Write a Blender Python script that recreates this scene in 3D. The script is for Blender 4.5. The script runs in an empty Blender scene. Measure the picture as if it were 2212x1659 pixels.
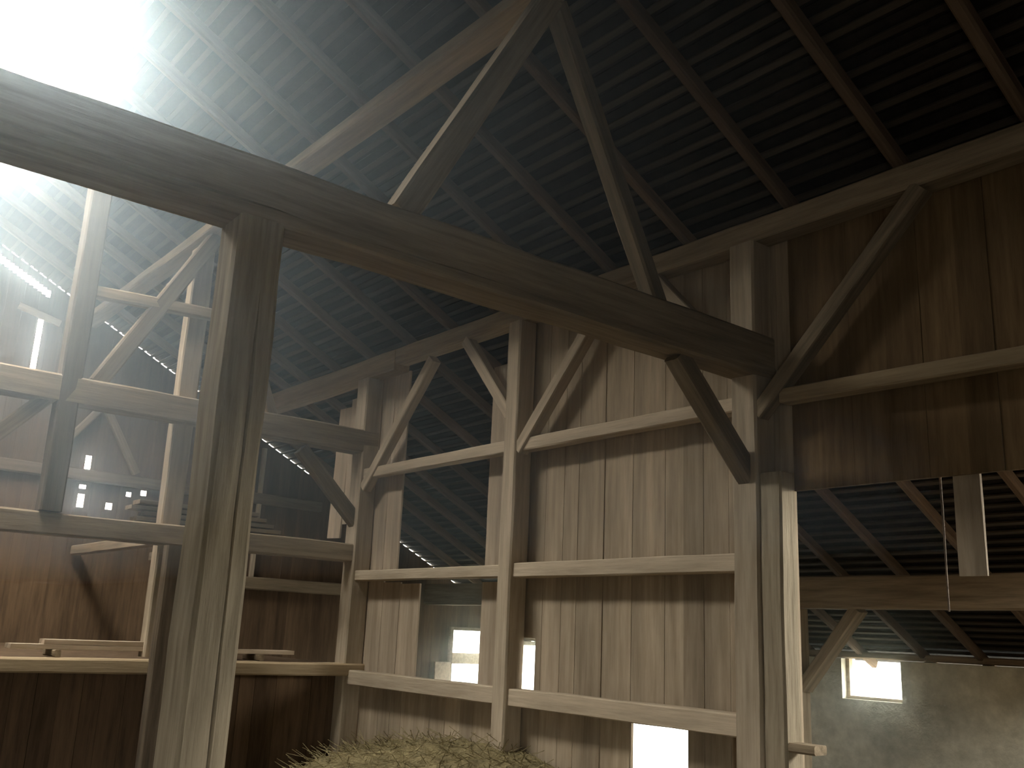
import bpy, bmesh, math, random
from mathutils import Vector, Matrix, noise

random.seed(11)
S = bpy.context.scene
HAZE = True
COL = S.collection
PITCH = math.radians(27.0)
TAN = math.tan(PITCH)
RC = 4.92                      # underside of the rafters above the wall plate (Y = 6)


def roof_z(y):                 # underside of the rafters
    return RC + (6.0 - y) * TAN


# ------------------------------------------------------------------ materials
def nodes_of(name):
    m = bpy.data.materials.new(name)
    m.use_nodes = True
    nt = m.node_tree
    nt.nodes.clear()
    out = nt.nodes.new('ShaderNodeOutputMaterial')
    b = nt.nodes.new('ShaderNodeBsdfPrincipled')
    nt.links.new(b.outputs[0], out.inputs['Surface'])
    return m, nt, b


def ramp(nt, fac, stops):
    r = nt.nodes.new('ShaderNodeValToRGB')
    el = r.color_ramp.elements
    while len(el) < len(stops):
        el.new(0.5)
    for e, (p, c) in zip(el, stops):
        e.position = p
        e.color = (c[0], c[1], c[2], 1)
    nt.links.new(fac, r.inputs[0])
    return r.outputs[0]


def mapping(nt, scale):
    tc = nt.nodes.new('ShaderNodeTexCoord')
    mp = nt.nodes.new('ShaderNodeMapping')
    mp.inputs['Scale'].default_value = scale
    nt.links.new(tc.outputs['Object'], mp.inputs[0])
    return mp.outputs[0]


def noise_tex(nt, vec, scale, detail=5, rough=0.6):
    n = nt.nodes.new('ShaderNodeTexNoise')
    n.inputs['Scale'].default_value = scale
    n.inputs['Detail'].default_value = detail
    n.inputs['Roughness'].default_value = rough
    nt.links.new(vec, n.inputs['Vector'])
    return n.outputs['Fac']


def mix(nt, kind, fac, a, b):
    n = nt.nodes.new('ShaderNodeMixRGB')
    n.blend_type = kind
    for sock, v in ((n.inputs[0], fac), (n.inputs[1], a), (n.inputs[2], b)):
        if hasattr(v, 'links'):
            nt.links.new(v, sock)
        elif isinstance(v, tuple):
            sock.default_value = (v[0], v[1], v[2], 1)
        else:
            sock.default_value = v
    return n.outputs[0]


def wood(name, dark, light, axis, grain=1.0, bump=0.5, rnd=0.25, tone_attr=False):
    """weathered timber, the grain running along the local axis"""
    m, nt, b = nodes_of(name)
    sc = [14.0 * grain] * 3
    sc[axis] = 0.9
    v1 = mapping(nt, tuple(sc))
    v2 = mapping(nt, tuple([5.0 * grain if i != axis else 0.5 for i in range(3)]))
    f1 = noise_tex(nt, v1, 1.6, 8, 0.65)
    f2 = noise_tex(nt, v2, 1.0, 4, 0.55)
    c1 = ramp(nt, f1, [(0.25, dark), (0.5, [(a + c) * 0.5 for a, c in zip(dark, light)]), (0.78, light)])
    c2 = ramp(nt, f2, [(0.3, (0.72, 0.70, 0.68)), (0.7, (1.12, 1.1, 1.08))])
    c = mix(nt, 'MULTIPLY', 1.0, c1, c2)
    if tone_attr:
        at = nt.nodes.new('ShaderNodeAttribute')
        at.attribute_name = 'plank_tone'
        fac = at.outputs['Fac']
    else:
        oi = nt.nodes.new('ShaderNodeObjectInfo')
        fac = oi.outputs['Random']
    t = ramp(nt, fac, [(0.0, (1 - rnd,) * 3), (1.0, (1 + rnd,) * 3)])
    c = mix(nt, 'MULTIPLY', 1.0, c, t)
    nt.links.new(c, b.inputs['Base Color'])
    b.inputs['Roughness'].default_value = 0.9
    b.inputs['Specular IOR Level'].default_value = 0.15
    bp = nt.nodes.new('ShaderNodeBump')
    bp.inputs['Strength'].default_value = bump
    bp.inputs['Distance'].default_value = 0.012
    nt.links.new(f1, bp.inputs['Height'])
    nt.links.new(bp.outputs[0], b.inputs['Normal'])
    return m


def rough(name, dark, light, scale, bump=0.5, dist=0.02):
    m, nt, b = nodes_of(name)
    v = mapping(nt, (1, 1, 1))
    f1 = noise_tex(nt, v, scale, 8, 0.65)
    f2 = noise_tex(nt, v, scale * 0.22, 3, 0.5)
    c1 = ramp(nt, f1, [(0.3, dark), (0.7, light)])
    c2 = ramp(nt, f2, [(0.3, (0.7, 0.7, 0.7)), (0.7, (1.15, 1.13, 1.1))])
    nt.links.new(mix(nt, 'MULTIPLY', 1.0, c1, c2), b.inputs['Base Color'])
    b.inputs['Roughness'].default_value = 0.95
    b.inputs['Specular IOR Level'].default_value = 0.1
    bp = nt.nodes.new('ShaderNodeBump')
    bp.inputs['Strength'].default_value = bump
    bp.inputs['Distance'].default_value = dist
    nt.links.new(f1, bp.inputs['Height'])
    nt.links.new(bp.outputs[0], b.inputs['Normal'])
    return m


TIMBER = wood('hewn_timber', (0.13, 0.10, 0.065), (0.35, 0.28, 0.195), 0)
GREY = wood('grey_post_timber', (0.20, 0.165, 0.115), (0.50, 0.425, 0.315), 0, rnd=0.05, bump=0.8)
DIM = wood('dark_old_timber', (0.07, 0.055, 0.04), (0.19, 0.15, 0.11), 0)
PALE = wood('pale_timber', (0.32, 0.26, 0.19), (0.56, 0.475, 0.365), 0, rnd=0.1)
PLATE = wood('plate_timber', (0.24, 0.18, 0.11), (0.46, 0.36, 0.235), 0, rnd=0.1)
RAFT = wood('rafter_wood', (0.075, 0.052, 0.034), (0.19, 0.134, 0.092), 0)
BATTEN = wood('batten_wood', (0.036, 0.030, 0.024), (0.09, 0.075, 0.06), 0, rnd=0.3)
BOARDS = wood('board_wood', (0.28, 0.222, 0.155), (0.50, 0.41, 0.305), 2, grain=0.8, rnd=0.14, tone_attr=True)
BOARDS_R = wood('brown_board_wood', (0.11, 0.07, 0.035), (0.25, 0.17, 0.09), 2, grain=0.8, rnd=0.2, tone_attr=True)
GABLE = wood('gable_board_wood', (0.065, 0.042, 0.025), (0.17, 0.112, 0.067), 2, grain=0.7, rnd=0.2, tone_attr=True)
LOOSE = wood('loose_board_wood', (0.30, 0.24, 0.175), (0.53, 0.44, 0.34), 0, grain=0.8, rnd=0.1)
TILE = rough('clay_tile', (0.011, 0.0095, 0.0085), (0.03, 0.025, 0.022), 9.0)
STONE = rough('rubble_plaster', (0.46, 0.45, 0.37), (0.74, 0.72, 0.61), 5.0, 0.7, 0.04)
DARK_WALL = rough('dark_back_wall', (0.05, 0.042, 0.033), (0.12, 0.10, 0.08), 4.0)  # unseen back wall, made dark to cut the light it bounces
EARTH = rough('packed_earth', (0.05, 0.042, 0.032), (0.11, 0.094, 0.072), 7.0)
HAY = rough('dry_hay', (0.20, 0.165, 0.085), (0.42, 0.35, 0.20), 24.0, 1.0, 0.03)
WIRE = rough('rusty_wire', (0.12, 0.09, 0.07), (0.25, 0.2, 0.16), 30.0)


# ------------------------------------------------------------------ helpers
def tag(o, label=None, cat=None, group=None, kind='thing'):
    if label:
        o['label'] = label
    if cat:
        o['category'] = cat
    if group:
        o['group'] = group
    o['kind'] = kind
    return o


def link(name, bm, mat, parent=None, smooth=False):
    me = bpy.data.meshes.new(name)
    bmesh.ops.recalc_face_normals(bm, faces=bm.faces)
    bm.to_mesh(me)
    bm.free()
    me.materials.append(mat)
    if smooth:
        for p in me.polygons:
            p.use_smooth = True
    o = bpy.data.objects.new(name, me)
    COL.objects.link(o)
    if parent:
        o.parent = parent
    return o


def struct(name, bm, mat):
    o = link(name, bm, mat)
    o['kind'] = 'structure'
    return o


def box(bm, x0, x1, y0, y1, z0, z1, lay=None, tone=0.5):
    vs = [bm.verts.new((x, y, z)) for x in (x0, x1) for y in (y0, y1) for z in (z0, z1)]
    for q in ((0, 1, 3, 2), (4, 6, 7, 5), (0, 4, 5, 1), (2, 3, 7, 6), (0, 2, 6, 4), (1, 5, 7, 3)):
        f = bm.faces.new([vs[i] for i in q])
        if lay is not None:
            f[lay] = tone
    return vs


def beam_mesh(bm, L, w, h, seed, hew=0.006, seg=None, chamfer=0.016, taper=1.0, bow=0.0, off=(0, 0, 0), cut0=0.0, cut1=0.0, groove=None):
    """hand-hewn timber along +X: an eight-sided section whose faces wander a little"""
    seg = seg or max(4, int(L / 0.3))
    rings = []
    for i in range(seg + 1):
        t = i / seg
        k = 1 + (taper - 1) * t
        hw, hh, c = w * k / 2, h * k / 2, min(chamfer, w * 0.2, h * 0.2)
        pts = [(-hw + c, -hh), (hw - c, -hh), (hw, -hh + c), (hw, hh - c), (hw - c, hh), (-hw + c, hh), (-hw, hh - c), (-hw, -hh + c)]
        if groove:                       # a drying crack along one face
            sd, gz, gw, gd = groove
            gz = gz + 0.03 * noise.noise(Vector((t * L * 0.5, seed, 0.0)))
            e = max(0.05, min(1.0, 4 * t, 4 * (1 - t))) * (0.8 + 0.6 * noise.noise(Vector((t * L * 1.5, 7.0, seed))))
            cr = [(sd * hw, gz - sd * gw * e), (sd * (hw - gd * e), gz), (sd * hw, gz + sd * gw * e)]
            at = 3 if sd > 0 else 7
            pts = pts[:at] + cr + pts[at:]
        ring = []
        for j, (y, z) in enumerate(pts):
            n = noise.noise_vector(Vector((t * L * 1.7, j * 0.37 + seed * 3.1, seed * 1.3)))
            x = t * L
            if i == 0:
                x += cut0 * z
            if i == seg:
                x += cut1 * z
            ring.append(bm.verts.new((x + off[0], y + n.x * hew + off[1],
                                      z + n.y * hew + bow * math.sin(math.pi * t) + off[2])))
        rings.append(ring)
    for a, b in zip(rings, rings[1:]):
        nj = len(a)
        for j in range(nj):
            bm.faces.new((a[j], a[(j + 1) % nj], b[(j + 1) % nj], b[j]))
    bm.faces.new(rings[0][::-1])
    bm.faces.new(rings[-1])


SEED = [1]


def timber(name, p0, p1, w, h, label, cat, mat=TIMBER, group=None, up=(0, 0, 1), parent=None, **kw):
    """a timber from p0 to p1 (centre line); w across, h along `up`"""
    p0, p1 = Vector(p0), Vector(p1)
    d = p1 - p0
    L = d.length
    x = d.normalized()
    u = Vector(up)
    y = u.cross(x).normalized()
    z = x.cross(y)
    bm = bmesh.new()
    SEED[0] += 1
    beam_mesh(bm, L, w, h, SEED[0], **kw)
    o = link(name, bm, mat, parent)
    o.matrix_world = Matrix(((x.x, y.x, z.x, p0.x), (x.y, y.y, z.y, p0.y), (x.z, y.z, z.z, p0.z), (0, 0, 0, 1)))
    if parent is None:
        tag(o, label, cat, group)
    return o


def spans(z0, z1, holes):
    out = [(z0, z1)]
    for a, b in holes:
        nxt = []
        for p, q in out:
            if b <= p or a >= q:
                nxt.append((p, q))
            else:
                if a > p:
                    nxt.append((p, a))
                if b < q:
                    nxt.append((b, q))
        out = nxt
    return out


def boarding(name, axis, depth, thick, u0, u1, zb, zt, mat, holes=(), width=(0.15, 0.21), seed=1, gap=0.005, wob=0.006, breaks=()):
    """vertical boards side by side: axis 'x' runs along X (depth is Y), axis 'y' along Y (depth is X).
    zb, zt: bottom and top, numbers or functions of u.  holes: (u0, u1, z0, z1)"""
    rng = random.Random(seed)
    bm = bmesh.new()
    lay = bm.faces.layers.float.new('plank_tone')
    fb = zb if callable(zb) else (lambda u: zb)
    ft = zt if callable(zt) else (lambda u: zt)
    u = u0
    while u < u1 - 0.01:
        w = min(rng.uniform(*width), u1 - u)
        if u1 - (u + w) < 0.05:
            w = u1 - u
        a, b = u + gap / 2, u + w - gap / 2
        dz = rng.uniform(-wob, wob)
        tone = rng.random()
        cuts = sorted({a, b} | {c for hl in holes for c in hl[:2] if a < c < b})
        for c0, c1 in zip(cuts, cuts[1:]):
            cm = (c0 + c1) / 2
            hz = [(hl[2], hl[3]) for hl in holes if hl[0] < cm < hl[1]]
            top = max(ft(c0), ft(c1))
            for z0, z1 in spans(fb(cm), top, hz):
                d0 = depth + dz
                if axis == 'x':
                    vs = box(bm, c0, c1, d0, d0 + thick, z0, z1, lay, tone)
                else:
                    vs = box(bm, d0, d0 + thick, c0, c1, z0, z1, lay, tone)
                if z1 == top:           # follow a sloping top edge
                    for v in vs:
                        if abs(v.co.z - top) < 1e-6:
                            v.co.z = ft(v.co.x if axis == 'x' else v.co.y)
        u += w
    return link(name, bm, mat)


# ------------------------------------------------------------------ the shell
FL = 0.0
AISLE = -0.7                    # the side aisle lies lower than the threshing floor
bm = bmesh.new()
box(bm, -15.9, 3.0, -6.4, 6.2, -0.9, FL)
box(bm, -15.9, 3.0, 6.2, 13.2, -0.9, AISLE)
struct('floor', bm, EARTH)

# roof cover: overlapping courses of plain tiles over the battens, with the hole at the ridge
STEP = 0.16
RIDGE_Y = -0.25
HOLE_X0, HOLE_X1, HOLE_Y = -12.85, -8.5, 1.95


def tile_courses(sign, holes):
    bm = bmesh.new()
    rng = random.Random(5)
    cs, sn = math.cos(PITCH), math.sin(PITCH)
    zr = roof_z(RIDGE_Y)
    n = int((13.15 - RIDGE_Y) / cs / STEP) + 1 if sign > 0 else int(6.3 / cs / STEP)
    lift = 0.12 / cs + 0.035
    for i in range(n):
        s0, s1 = i * STEP - 0.02, (i + 1) * STEP + 0.05
        xs = [(-15.58, 2.9)]
        ya = RIDGE_Y + s0 * cs
        if holes and ya < HOLE_Y:
            a = HOLE_X0 + 0.18 * rng.choice((0, 0, 1, -1, 2))
            b = HOLE_X1 + 0.18 * rng.choice((0, 0, 1, -1, 1))
            xs = [(-15.58, a), (b, 2.9)]
        if holes and 9.2 < ya < 11.2:           # a smaller unseen hole, added over the aisle to light the masonry
            xs = [(-15.58, -3.15 - 0.09 * (i % 2)), (0.3, 2.9)]
        for a, b in xs:
            def P(x, s, up):
                return (x, RIDGE_Y + sign * (s * cs + up * sn), zr - s * sn + lift + up * cs)
            v = [bm.verts.new(P(x, s, u)) for x in (a, b) for s, u in ((s0, 0.0), (s1, 0.024), (s1, 0.042), (s0, 0.018))]
            for q in ((0, 1, 2, 3), (7, 6, 5, 4), (0, 4, 5, 1), (1, 5, 6, 2), (2, 6, 7, 3), (3, 7, 4, 0)):
                bm.faces.new([v[k] for k in q])
    return bm


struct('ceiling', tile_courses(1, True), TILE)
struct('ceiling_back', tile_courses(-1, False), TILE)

# far gable wall (X = -15.5): boards with the small holes, the slit, the slot below the verge and the window
GX = -15.5
vents = [(4.03, 4.12, 3.72, 3.95), (4.0, 4.1, 3.16, 3.36), (4.0, 4.1, 3.44, 3.50), (4.42, 4.52, 3.17, 3.27),
         (4.70, 4.78, 3.40, 3.47), (4.92, 5.01, 3.44, 3.52), (3.05, 3.13, 5.12, 5.90), (11.0, 11.86, 0.54, 1.62)]


def gable_top(y):
    return min(roof_z(y), RC + (6 - 2 * RIDGE_Y + y) * TAN) + 0.12 / math.cos(PITCH) 


slot = []
k = 1.6
while k < 3.15:                                  # the slot follows the slope
    slot.append((k, k + 0.0625, gable_top(k) - 0.27, gable_top(k) - 0.155))
    k += 0.0625
g = boarding('wall_far', 'y', GX - 0.03, 0.03, -6.3, 13.0, AISLE, gable_top, GABLE, vents + slot, (0.17, 0.24), 3, 0.002, 0.002)
g['kind'] = 'structure'
# near gable wall behind the camera with an unseen doorway added for fill light
g = boarding('wall_near', 'y', 2.6, 0.04, -6.3, 13.0, AISLE, gable_top, GABLE,
             [(-2.5, -1.4, 0.0, 2.1)], (0.17, 0.24), 4, 0.002, 0.002)
g['kind'] = 'structure'
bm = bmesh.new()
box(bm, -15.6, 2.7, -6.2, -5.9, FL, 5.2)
struct('wall_back', bm, DARK_WALL)

# outer masonry wall (Y = 12.6) with its openings
OY = 12.6


def masonry(y0, y1, x0, x1, top, holes):
    bm = bmesh.new()
    cuts = sorted({x0, x1} | {c for h in holes for c in h[:2]})
    for a, b in zip(cuts, cuts[1:]):
        m = (a + b) / 2
        for z0, z1 in spans(AISLE, top, [(h[2], h[3]) for h in holes if h[0] < m < h[1]]):
            box(bm, a, b, y0, y1, z0, z1)
    return bm


struct('wall_outer', masonry(OY, OY + 0.35, -15.6, 2.7, 1.47,
                             [(-8.20, -7.30, 0.93, 1.47), (-12.8, -10.9, AISLE, 0.45), (-15.45, -14.3, 0.55, 1.40)]), STONE)

# ------------------------------------------------------------------ roof timbers
raft_x = [-14.6, -13.75, -13.05, -12.4, -11.5, -10.6, -9.65, -8.8, -7.95, -7.05, -6.2, -5.25, -4.2, -3.3,
          -2.4, -1.5, -0.6, 0.3, 1.2]
ORD = ['first', 'second', 'third', 'fourth', 'fifth', 'sixth', 'seventh', 'eighth', 'ninth', 'tenth', 'eleventh', 'twelfth',
       'thirteenth', 'fourteenth', 'fifteenth', 'sixteenth', 'seventeenth', 'eighteenth', 'nineteenth']
nrm = Vector((0, math.sin(PITCH), math.cos(PITCH)))
for i, x in enumerate(raft_x):
    y0 = RIDGE_Y + 0.05
    broken = HOLE_X0 - 0.05 < x < HOLE_X1 - 0.02
    if broken:
        y0 = HOLE_Y + 0.02 + 0.05 * (i % 3)
    y1 = 13.0
    off = nrm * 0.06
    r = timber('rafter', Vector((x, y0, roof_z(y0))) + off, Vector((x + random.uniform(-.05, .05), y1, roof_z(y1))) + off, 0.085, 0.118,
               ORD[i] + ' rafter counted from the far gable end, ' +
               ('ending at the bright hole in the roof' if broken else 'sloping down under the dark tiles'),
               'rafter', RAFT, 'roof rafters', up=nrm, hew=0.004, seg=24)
# battens nailed across the rafters
bl = 'thin tile batten running across the rafters under the dark tiles'
n = int((13.0 - RIDGE_Y) / math.cos(PITCH) / STEP)
proto = {}
for i in range(1, n):
    s = i * STEP
    y = RIDGE_Y + s * math.cos(PITCH)
    z = roof_z(y)
    c = Vector((0, y, z)) + nrm * (0.12 + 0.014)
    segs = [(-15.57, 2.6)] if y > HOLE_Y else [(-15.57, HOLE_X0 - 0.02), (HOLE_X1 + 0.1, 2.6)]
    if 9.2 < y < 11.25:  # battens cut at the added aisle roof hole
        segs = [(-15.57, -3.15), (0.35, 2.6)]
    for a, b in segs:
        key = (a, b, i % 3)
        if key not in proto:
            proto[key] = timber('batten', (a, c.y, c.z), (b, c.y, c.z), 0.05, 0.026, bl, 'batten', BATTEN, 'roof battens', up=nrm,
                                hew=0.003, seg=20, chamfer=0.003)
        else:
            o = proto[key].copy()
            COL.objects.link(o)
            o.location = (a, c.y, c.z)

# purlin and wall plate carrying the rafters
timber('purlin', (-15.45, 3.76, 5.985), (2.58, 3.76, 5.985), 0.25, 0.12, 'long purlin running under the rafters above the slanting struts',
       'roof beam', PLATE)
timber('wall_plate', (-15.45, 6.0, 4.76), (-9.80, 6.0, 4.76), 0.22, 0.26,
       'thick far length of the top plate over the leftmost pale post', 'beam', PLATE, hew=0.009)
timber('wall_plate', (-9.95, 6.0, 4.80), (2.58, 6.0, 4.80), 0.2, 0.19,
       'top plate running over the boarded wall into the dark on the right', 'beam', TIMBER, hew=0.009)

# ------------------------------------------------------------------ posts
V = (0, 1, 0)
b1, b2 = -4.6, -10.5
timber('post', (b1, 1.845, FL), (b1, 1.845, 3.61), 0.28, 0.24,
       'thick weathered post standing nearest, at the left under the big tie beam', 'post', GREY, up=V, hew=0.012, chamfer=0.02,
       groove=(1, 0.03, 0.011, 0.05))
timber('post', (b1 + 0.005, 6.0, FL), (b1 + 0.005, 6.0, 4.705), 0.235, 0.235,
       'pale post at the right edge of the boarded wall, carrying the big tie beam', 'post', PALE, up=V, hew=0.008)
timber('post', (-7.47, 5.99, FL), (-7.47, 5.99, 4.705), 0.2, 0.22,
       'middle pale post of the framed wall with two braces near its top', 'post', PALE, up=V, hew=0.007)
timber('post', (b2, 6.0, FL), (b2, 6.0, 4.63), 0.25, 0.24,
       'leftmost pale post of the framed wall where the far tie beam ends', 'post', PALE, up=V, hew=0.008)
timber('post', (b2 + 0.02, 2.45, 2.58), (b2 + 0.02, 2.45, roof_z(2.45) - 0.06), 0.22, 0.21,
       'tall hazy post at the far left reaching up to the rafters', 'post', DIM, up=V, hew=0.01)
timber('post', (b2 - 0.16, 3.72, 1.2), (b2 - 0.16, 3.72, 5.77), 0.18, 0.22,
       'pale post half hidden behind the thick foreground post', 'post', PALE, up=V, hew=0.01)
timber('post', (b2 + 0.22, 3.70, FL), (b2 + 0.22, 3.70, 2.34), 0.14, 0.22,
       'short dim post half hidden by the thick foreground post, in front of the low rail', 'post', DIM, up=V, hew=0.008)
timber('post', (b2, 1.62, FL), (b2, 1.62, 3.67), 0.25, 0.24,
       'post under the left end of the far tie beam', 'post', TIMBER, up=V)
timber('post', (-7.36, 10.4, AISLE), (-7.36, 10.4, 2.05), 0.2, 0.2,
       'post under the low beam of the side aisle, behind the boarded wall', 'post', TIMBER, up=V)
timber('post', (-4.385, 6.0, FL), (-4.385, 6.0, 2.84), 0.19, 0.19,
       'short yellowish post fixed against the right side of the tie beam post', 'post', GREY, up=V, hew=0.007)

# ------------------------------------------------------------------ tie beams, struts and knee braces of the two trusses
timber('tie_beam', (b1, -2.0, 3.775), (b1, 6.13, 3.775), 0.27, 0.34,
       'massive cracked tie beam crossing from the thick post to the boarded wall', 'beam', TIMBER, hew=0.014,
       groove=(-1, -0.10, 0.006, 0.03))
timber('tie_beam', (b2, 1.4, 3.82), (b2, 6.1, 3.82), 0.25, 0.28,
       'far tie beam passing behind the thick foreground post', 'beam', TIMBER, hew=0.012)
X1 = (1, 0, 0)
for bx, near in ((b1, True), (b2, False)):
    w = 'big' if near else 'far'
    timber('strut', (bx, 2.72, 3.945), (bx, 3.79, 5.92), 0.17, 0.16,
           'left slanting strut rising from the %s tie beam to the purlin' % w, 'strut', TIMBER, up=X1)
    timber('strut', (bx, 4.91 if near else 4.70, 3.945), (bx, 3.86, 5.92), 0.13, 0.14,
           'right slanting strut rising from the %s tie beam to the purlin' % w, 'strut', TIMBER, up=X1)
    timber('knee_brace', (bx, 5.12, 3.62), (bx, 6.06, 2.72), 0.17, 0.13,
           'knee brace between the %s tie beam and the post at its right end' % w, 'brace', TIMBER, up=X1)
timber('knee_brace', (b2, 2.25, 3.70), (b2, 1.62, 3.0), 0.15, 0.13,
       'knee brace under the left end of the far tie beam', 'brace', TIMBER, up=X1)
timber('collar', (b2 + 0.02, 2.5, 4.92), (b2 + 0.02, 4.33, 5.0), 0.12, 0.13,
       'thin collar beam between the tall hazy post and the struts', 'beam', TIMBER)

# ------------------------------------------------------------------ the framed wall (Y = 6): braces and rails
YB = 5.96


def brace(xa, za, xb, zb, label, mat=PALE):
    timber('brace', (xa, YB, za), (xb, YB, zb), 0.125, 0.12, label, 'brace', mat, up=(0, 1, 0), chamfer=0.01)


brace(-10.36, 3.24, -9.02, 4.62, 'brace rising right from the leftmost pale post to the plate')
brace(-7.54, 3.74, -8.38, 4.70, 'brace rising left from the middle pale post to the plate')
brace(-7.38, 3.36, -6.15, 4.70, 'brace rising right from the middle pale post to the plate')
brace(-4.70, 3.72, -5.60, 4.70, 'brace mostly hidden behind the big tie beam, left of the right post')
brace(-4.50, 3.30, -3.10, 4.70, 'brace rising right into the dark from the right post', TIMBER)


def rail(xa, xb, z, h, label, mat=PALE, y=5.99, d=0.14, dz=0.0):
    timber('rail', (xa, y, z), (xb, y, z + dz), d, h, label, 'rail', mat, chamfer=0.01)


rail(-10.38, -7.57, 3.42, 0.12, 'upper rail between the leftmost and the middle pale posts')
rail(-7.37, -4.71, 3.41, 0.12, 'upper rail crossing the boarded wall')
rail(-4.29, 2.58, 3.41, 0.11, 'rail running to the right across the dark brown boards', PLATE, dz=-0.1)
rail(-10.38, -7.57, 2.19, 0.12, 'lower rail between the leftmost and the middle pale posts')
rail(-7.37, -4.71, 2.19, 0.14, 'lower rail crossing the boarded wall at mid height')
rail(-10.38, -7.57, 1.03, 0.16, 'bottom rail left of the middle pale post, near the gable window')
rail(-7.37, -4.71, 1.03, 0.16, 'bottom rail under the boarded wall, above the bright hatch')
rail(-4.29, -4.08, 0.93, 0.06, 'short dark stub of rail sticking out right of the short post', TIMBER)

# boarding nailed to the back of the frame
BY = 6.125
g = boarding('wall_partition', 'x', BY, 0.028, -7.56, -4.32, FL, 4.86, BOARDS,
             [(-5.98, -5.36, 0.0, 0.955), (-7.56, -7.24, 1.05, 1.57)], (0.15, 0.26), 8, 0.003, 0.005)
g['kind'] = 'structure'
g = boarding('wall_partition_low', 'x', BY, 0.028, -10.4, -7.55, FL, 1.0, BOARDS, [], (0.2, 0.3), 18, 0.006, 0.004)
g['kind'] = 'structure'
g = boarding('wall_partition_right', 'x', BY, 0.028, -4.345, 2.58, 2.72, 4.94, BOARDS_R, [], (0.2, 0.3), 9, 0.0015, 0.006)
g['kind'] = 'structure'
g = boarding('wall_light_block', 'x', BY, 0.028, -2.3, 2.58, FL, 2.715, BOARDS_R, [], (0.2, 0.3), 22, 0.004, 0.006)  # boards added out of view to block light from the aisle
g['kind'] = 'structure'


def board(x0, x1, z0, z1, label, mat=LOOSE, y=BY + 0.014, lean=0.0):
    xm = (x0 + x1) / 2
    timber('board', (xm, y, z0), (xm + lean, y, z1), x1 - x0, 0.026, label, 'board', mat, 'loose wall boards', up=(0, 1, 0), chamfer=0.003,
           hew=0.004)


board(-11.55, -11.22, 2.70, 4.42, 'wide pale board hanging left of the leftmost post', lean=0.06)
board(-11.12, -10.78, 2.86, 4.5, 'brighter pale board close beside the leftmost post', y=BY - 0.02)
board(-10.42, -10.11, 2.2, 4.72, 'pale board just right of the leftmost post above the lower rail')
board(-10.10, -9.79, 2.2, 4.66, 'pale board edging the dark opening on its left side')
board(-10.44, -10.05, 1.0, 2.16, 'pale board below the lower rail, just right of the leftmost post')
board(-10.04, -9.68, 1.0, 2.12, 'middle one of three pale boards left of the gable window')
board(-9.67, -9.28, 1.0, 2.10, 'pale board nearest the gable window, below the lower rail')
board(-8.10, -7.80, 2.2, 4.38, 'pale board edging the dark opening on its right side')
board(-7.79, -7.55, 2.2, 4.1, 'pale board tucked behind the middle post above the lower rail')
board(-8.12, -7.82, 1.0, 2.1, 'pale board right of the gable window below the lower rail')
board(-7.81, -7.55, 1.0, 2.1, 'pale board tucked behind the middle post below the lower rail')
board(-3.13, -2.95, 2.08, 3.0, 'pale board hanging below the dark brown boards at the right', y=BY + 0.045, lean=0.0)
timber('wire', (-3.22, BY + 0.05, 1.86), (-3.22, BY + 0.05, 2.73), 0.012, 0.012, 'thin wire dangling left of the hanging board', 'wire', WIRE,
       up=(0, 1, 0), chamfer=0.002, hew=0.006)

# ------------------------------------------------------------------ far truss: rails, partition and planks
timber('rail', (b2, 1.4, 2.46), (b2, 5.88, 2.46), 0.2, 0.22, 'middle rail of the far truss ending at the leftmost pale post', 'rail', TIMBER,
       hew=0.012)
timber('rail', (b2 + 0.03, 1.4, 1.11), (b2 + 0.03, 6.42, 1.11), 0.26, 0.14, 'low rail of the far truss above the dark boards', 'rail', PLATE,
       hew=0.008)
g = boarding('wall_bay', 'y', b2 - 0.10, 0.03, -2.0, 6.1, FL, 1.04, GABLE, [], (0.18, 0.26), 12, 0.004, 0.004)
g['kind'] = 'structure'
# loft floor the planks lie on
bm = bmesh.new()
box(bm, -15.45, b2 - 0.11, -2.0, 6.0, 1.10, 1.17)
struct('floor_loft', bm, GABLE)


def plank(p0, p1, w, t, label, mat=LOOSE):
    timber('plank', p0, p1, w, t, label, 'plank', mat, 'loose planks', chamfer=0.003, hew=0.004)


plank((-10.74, 2.34, 1.277), (-10.74, 5.35, 1.277), 0.24, 0.045, 'long pale plank lying on the low rail, the lower of two')
plank((-10.72, 2.64, 1.325), (-10.72, 3.95, 1.325), 0.2, 0.045, 'pale plank lying on top of the long plank at the left')
timber('bearer', (-10.95, 2.75, 1.218), (-10.5, 2.75, 1.218), 0.06, 0.07, 'small bearer under the left end of the long pale plank', 'bearer', TIMBER)
timber('bearer', (-10.95, 4.9, 1.218), (-10.5, 4.9, 1.218), 0.06, 0.07, 'small bearer under the right end of the long pale plank', 'bearer', TIMBER)
# stack of planks on the middle rail
names = ['lowest', 'second', 'third', 'fourth', 'topmost']
timber('joist', (-15.4, 4.05, 2.51), (-10.62, 4.05, 2.51), 0.12, 0.14, 'joist from the middle rail to the gable under the plank stack', 'joist', TIMBER)
timber('joist', (-15.4, 5.2, 2.51), (-10.62, 5.2, 2.51), 0.12, 0.14, 'right joist under the plank stack beside the leftmost post', 'joist', TIMBER)
for k in range(5):
    plank((-11.2 - 0.03 * (k % 2), 3.45 + 0.07 * (k % 3), 2.605 + 0.062 * k), (-11.2, 5.35 - 0.1 * k, 2.605 + 0.062 * k), 0.24, 0.045,
          names[k] + ' plank of the dark stack on the middle rail behind the thick post', TIMBER)

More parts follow.
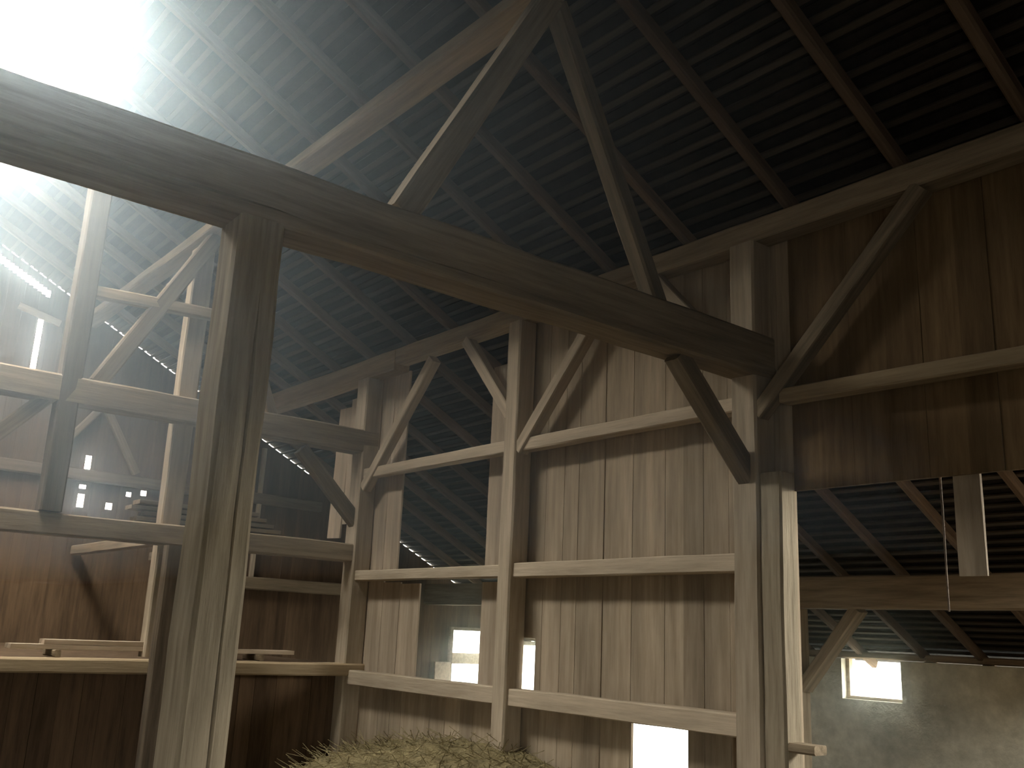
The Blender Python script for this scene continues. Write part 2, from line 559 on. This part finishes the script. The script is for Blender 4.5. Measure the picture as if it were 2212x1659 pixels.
# gable framing
GXF = GX + 0.09
timber('gable_rail', (GXF, 1.0, 3.66), (GXF, 8.0, 3.60), 0.11, 0.18, 'horizontal rail on the far gable above the small bright holes', 'rail',
       DIM)
timber('gable_strut', (GXF, 4.22, 4.66), (GXF, 4.78, 3.75), 0.1, 0.13, 'right leg of the small pair of struts on the far gable', 'strut', TIMBER,
       up=X1)
timber('gable_strut', (GXF, 4.10, 4.66), (GXF, 3.45, 3.76), 0.1, 0.13, 'left leg of the small pair of struts on the far gable', 'strut', TIMBER,
       up=X1)
timber('gable_board', (GXF - 0.06, 2.75, 6.03), (GXF - 0.06, 3.36, 5.88), 0.03, 0.11, 'pale short board nailed across the far gable near the roof',
       'board', LOOSE)
timber('gable_post', (GXF, 6.85, 2.3), (GXF, 6.85, 4.47), 0.08, 0.07, 'thin upright on the far gable below the lit roof edge', 'post', PALE,
       up=V)
timber('gable_beam', (GXF, 5.6, 2.22), (GXF, 9.6, 2.22), 0.16, 0.2, 'beam along the far gable behind the leftmost pale post', 'beam', TIMBER)

# gable window: frame, cross bar and an open shutter
w = bpy.data.objects.new('window_1', None)
COL.objects.link(w)
w.location = (GX, 11.43, 0.54)
w['kind'] = 'structure'
w['label'] = 'bright gable window seen between the pale boards, crossed by a wide bar'


def part(name, x0, x1, y0, y1, z0, z1, mat, parent, rot=0):
    bm = bmesh.new()
    box(bm, x0, x1, y0, y1, z0, z1)
    bmesh.ops.bevel(bm, geom=bm.edges[:], offset=0.006, segments=1, affect='EDGES')
    o = link(name, bm, mat, parent)
    return o


bm = bmesh.new()
for y0, y1, z0, z1 in ((-0.47, -0.40, -0.06, 1.14), (0.40, 0.47, -0.06, 1.14), (-0.40, 0.40, -0.06, 0.0), (-0.40, 0.40, 1.08, 1.14)):
    box(bm, -0.03, 0.06, y0, y1, z0, z1)
link('frame', bm, PALE, w)
part('crossbar', -0.02, 0.04, -0.40, 0.40, 0.47, 0.67, PALE, w)
part('shutter', 0.06, 0.09, -0.80, -0.45, 0.02, 0.50, LOOSE, w)

# frame round the aisle window in the masonry
w2 = bpy.data.objects.new('window_2', None)
COL.objects.link(w2)
w2.location = (-7.75, OY, 0.93)
w2['kind'] = 'structure'
w2['label'] = 'bright square window in the pale masonry wall at the lower right'
bm = bmesh.new()
for x0, x1, z0, z1 in ((-0.45, -0.40, 0, 0.54), (0.41, 0.45, 0, 0.54), (-0.40, 0.41, 0, 0.04)):
    box(bm, x0, x1, 0.12, 0.2, z0, z1)
link('frame', bm, PALE, w2)

# side aisle: low beam, brace and eaves plate
timber('aisle_beam', (-15.4, 10.4, 2.24), (2.58, 10.4, 2.24), 0.24, 0.37, 'low dark beam running along the side aisle behind the frame', 'beam',
       TIMBER, hew=0.01)
timber('brace', (-7.28, 10.4, 1.12), (-6.5, 10.4, 2.06), 0.14, 0.2, 'aisle brace above the bright square window', 'brace', TIMBER, up=(0, 1, 0))
timber('eaves_plate', (-15.4, OY + 0.16, 1.525), (2.58, OY + 0.16, 1.525), 0.2, 0.09, 'plate on top of the masonry wall under the rafter feet', 'beam',
       TIMBER)

# ------------------------------------------------------------------ hay at the foot of the framed wall
bm = bmesh.new()
N, M = 60, 30
grid = []
for i in range(N + 1):
    row = []
    for j in range(M + 1):
        x = -10.3 + 5.2 * i / N
        y = 4.3 + 1.78 * j / M
        r = ((x + 7.75) / 2.5) ** 2 + ((y - 5.9) / 1.55) ** 2
        h = 0.56 * max(0.0, 1 - r) ** 0.7
        nz = noise.noise(Vector((x * 3, y * 3, 0))) * 0.07 + noise.noise(Vector((x * 11, y * 11, 2))) * 0.035
        row.append(bm.verts.new((x, y, max(0.004, h + nz * min(1, h * 5)))))
    grid.append(row)
for i in range(N):
    for j in range(M):
        bm.faces.new((grid[i][j], grid[i + 1][j], grid[i + 1][j + 1], grid[i][j + 1]))
rng = random.Random(4)
for k in range(2600):                                 # single straws sticking out
    i, j = rng.randrange(N), rng.randrange(M)
    p = grid[i][j].co.copy()
    if p.z < 0.03:
        continue
    a, e = rng.uniform(0, math.tau), rng.uniform(-0.25, 0.6)
    d = Vector((math.cos(a) * math.cos(e), math.sin(a) * math.cos(e), math.sin(e))) * rng.uniform(0.1, 0.3)
    p += Vector((rng.uniform(-.05, .05), rng.uniform(-.05, .05), 0.0))
    q = p + d
    if q.y > 6.0 or q.z < 0.01:
        continue
    s = Vector((-math.sin(a), math.cos(a), 0)) * 0.003
    t = Vector((0, 0, 0.005))
    v = [bm.verts.new(c) for c in (p - s, p + s, p + t, q - s, q + s, q + t)]
    for f in ((0, 1, 4, 3), (1, 2, 5, 4), (2, 0, 3, 5)):
        bm.faces.new([v[c] for c in f])
h = link('hay', bm, HAY)
tag(h, 'heap of loose hay at the foot of the middle pale post', 'hay', None, 'stuff')

# ------------------------------------------------------------------ daylight
W = bpy.data.worlds.new('overcast_sky')
S.world = W
W.use_nodes = True
nt = W.node_tree
nt.nodes.clear()
bg = nt.nodes.new('ShaderNodeBackground')
wo = nt.nodes.new('ShaderNodeOutputWorld')
bg.inputs['Color'].default_value = (0.97, 1.0, 0.94, 1)
bg.inputs['Strength'].default_value = 10.0
tcw = nt.nodes.new('ShaderNodeTexCoord')          # bright overcast sky above, dull ground below the horizon
sep = nt.nodes.new('ShaderNodeSeparateXYZ')
nt.links.new(tcw.outputs['Generated'], sep.inputs[0])
hz = ramp(nt, sep.outputs['Z'], [(0.0, (0.22, 0.22, 0.19)), (0.03, (1.0, 0.985, 0.89))])
nt.links.new(hz, bg.inputs['Color'])
nt.links.new(bg.outputs[0], wo.inputs[0])


def portal(name, loc, direction, sx, sy):
    L = bpy.data.lights.new(name, 'AREA')
    L.shape = 'RECTANGLE'
    L.size, L.size_y = sx, sy
    L.cycles.is_portal = True
    o = bpy.data.objects.new(name, L)
    COL.objects.link(o)
    d = Vector(direction).normalized()
    q = d.to_track_quat('-Z', 'Z' if abs(d.z) < 0.9 else 'Y')
    o.rotation_euler = q.to_euler()
    o.location = loc


zc = roof_z(0.75) + 0.25
portal('roof_hole_portal', ((HOLE_X0 + HOLE_X1) / 2, 0.75, zc), -nrm, abs(HOLE_X1 - HOLE_X0) + 0.6, 2.4)
portal('fill_door_portal', (2.65, -1.95, 1.05), (-1, 0, 0), 1.1, 2.1)  # guides sky light through the added fill doorway
portal('added_aisle_hole_portal', (-1.4, 10.2, roof_z(10.2) + 0.25), -nrm, 3.7, 2.5)  # guides sky light through the added aisle hole
portal('aisle_window_portal', (-7.75, OY + 0.3, 1.2), (0, -1, 0), 0.9, 0.54)
portal('low_door_portal', (-11.85, OY + 0.3, -0.12), (0, -1, 0), 1.9, 1.15)
portal('corner_portal', (-14.9, OY + 0.3, 0.97), (0, -1, 0), 1.15, 0.85)
portal('gable_window_portal', (GX - 0.05, 11.43, 1.08), (1, 0, 0), 0.86, 1.08)

# haze volumes standing in for lens glare round the bright openings
def glare(ext, dens, g, colr, label):
    x0, x1, ya, yb, z0 = ext
    ys = sorted({ya, yb} | ({RIDGE_Y} if ya < RIDGE_Y < yb else set()))
    prof = [(y, min(roof_z(y), RC + (6 - 2 * RIDGE_Y + y) * TAN) - 0.03) for y in ys]
    prof = [(ya, z0)] + prof + [(yb, z0)]
    bm = bmesh.new()
    ra = [bm.verts.new((x0, y, z)) for y, z in prof]
    rb = [bm.verts.new((x1, y, z)) for y, z in prof]
    for i in range(len(prof)):
        j = (i + 1) % len(prof)
        bm.faces.new((ra[i], ra[j], rb[j], rb[i]))
    bm.faces.new(ra[::-1])
    bm.faces.new(rb)
    m = bpy.data.materials.new('glare_veil')
    m.use_nodes = True
    nt = m.node_tree
    nt.nodes.clear()
    o_ = nt.nodes.new('ShaderNodeOutputMaterial')
    v_ = nt.nodes.new('ShaderNodeVolumeScatter')
    v_.inputs['Color'].default_value = (colr[0], colr[1], colr[2], 1)
    v_.inputs['Density'].default_value = dens
    v_.inputs['Anisotropy'].default_value = g
    nt.links.new(v_.outputs[0], o_.inputs['Volume'])
    o = link('glare_haze', bm, m)
    tag(o, label, 'haze', None, 'stuff')


if HAZE:
    glare((-15.40, -2.0, -5.8, 4.0, 2.0), 0.038, 0.83, (0.72, 0.88, 1.0), 'bluish haze added as lens glare under the bright roof hole')
    glare((-15.44, -5.2, 6.25, 12.55, -0.65), 0.011, 0.85, (0.92, 1.0, 0.86), 'greenish haze added as lens glow around the bright aisle windows')

# ------------------------------------------------------------------ camera
cam = bpy.data.cameras.new('camera')
co = bpy.data.objects.new('camera', cam)
COL.objects.link(co)
S.camera = co
yaw, pitch, roll = math.radians(-51.78), math.radians(14.40), math.radians(2.584)
f = Vector((math.sin(yaw) * math.cos(pitch), math.cos(yaw) * math.cos(pitch), math.sin(pitch)))
r = Vector((math.cos(yaw), -math.sin(yaw), 0))
u = r.cross(f)
R = math.cos(roll) * r + math.sin(roll) * u
U = -math.sin(roll) * r + math.cos(roll) * u
co.matrix_world = Matrix(((R.x, U.x, -f.x, 0), (R.y, U.y, -f.y, 0), (R.z, U.z, -f.z, 1.6), (0, 0, 0, 1)))
cam.sensor_fit = 'HORIZONTAL'
cam.sensor_width = 36.0
cam.lens = 2100.0 / 2212.0 * 36.0
cam.clip_start = 0.02
cam.clip_end = 200

S.view_settings.view_transform = 'Standard'
S.view_settings.look = 'None'
S.view_settings.gamma = 1.0
S.view_settings.use_curve_mapping = False
S.view_settings.exposure = 2.25
S.cycles.use_denoising = True
S.cycles.sample_clamp_indirect = 20
S.cycles.max_bounces = 8
S.cycles.diffuse_bounces = 5
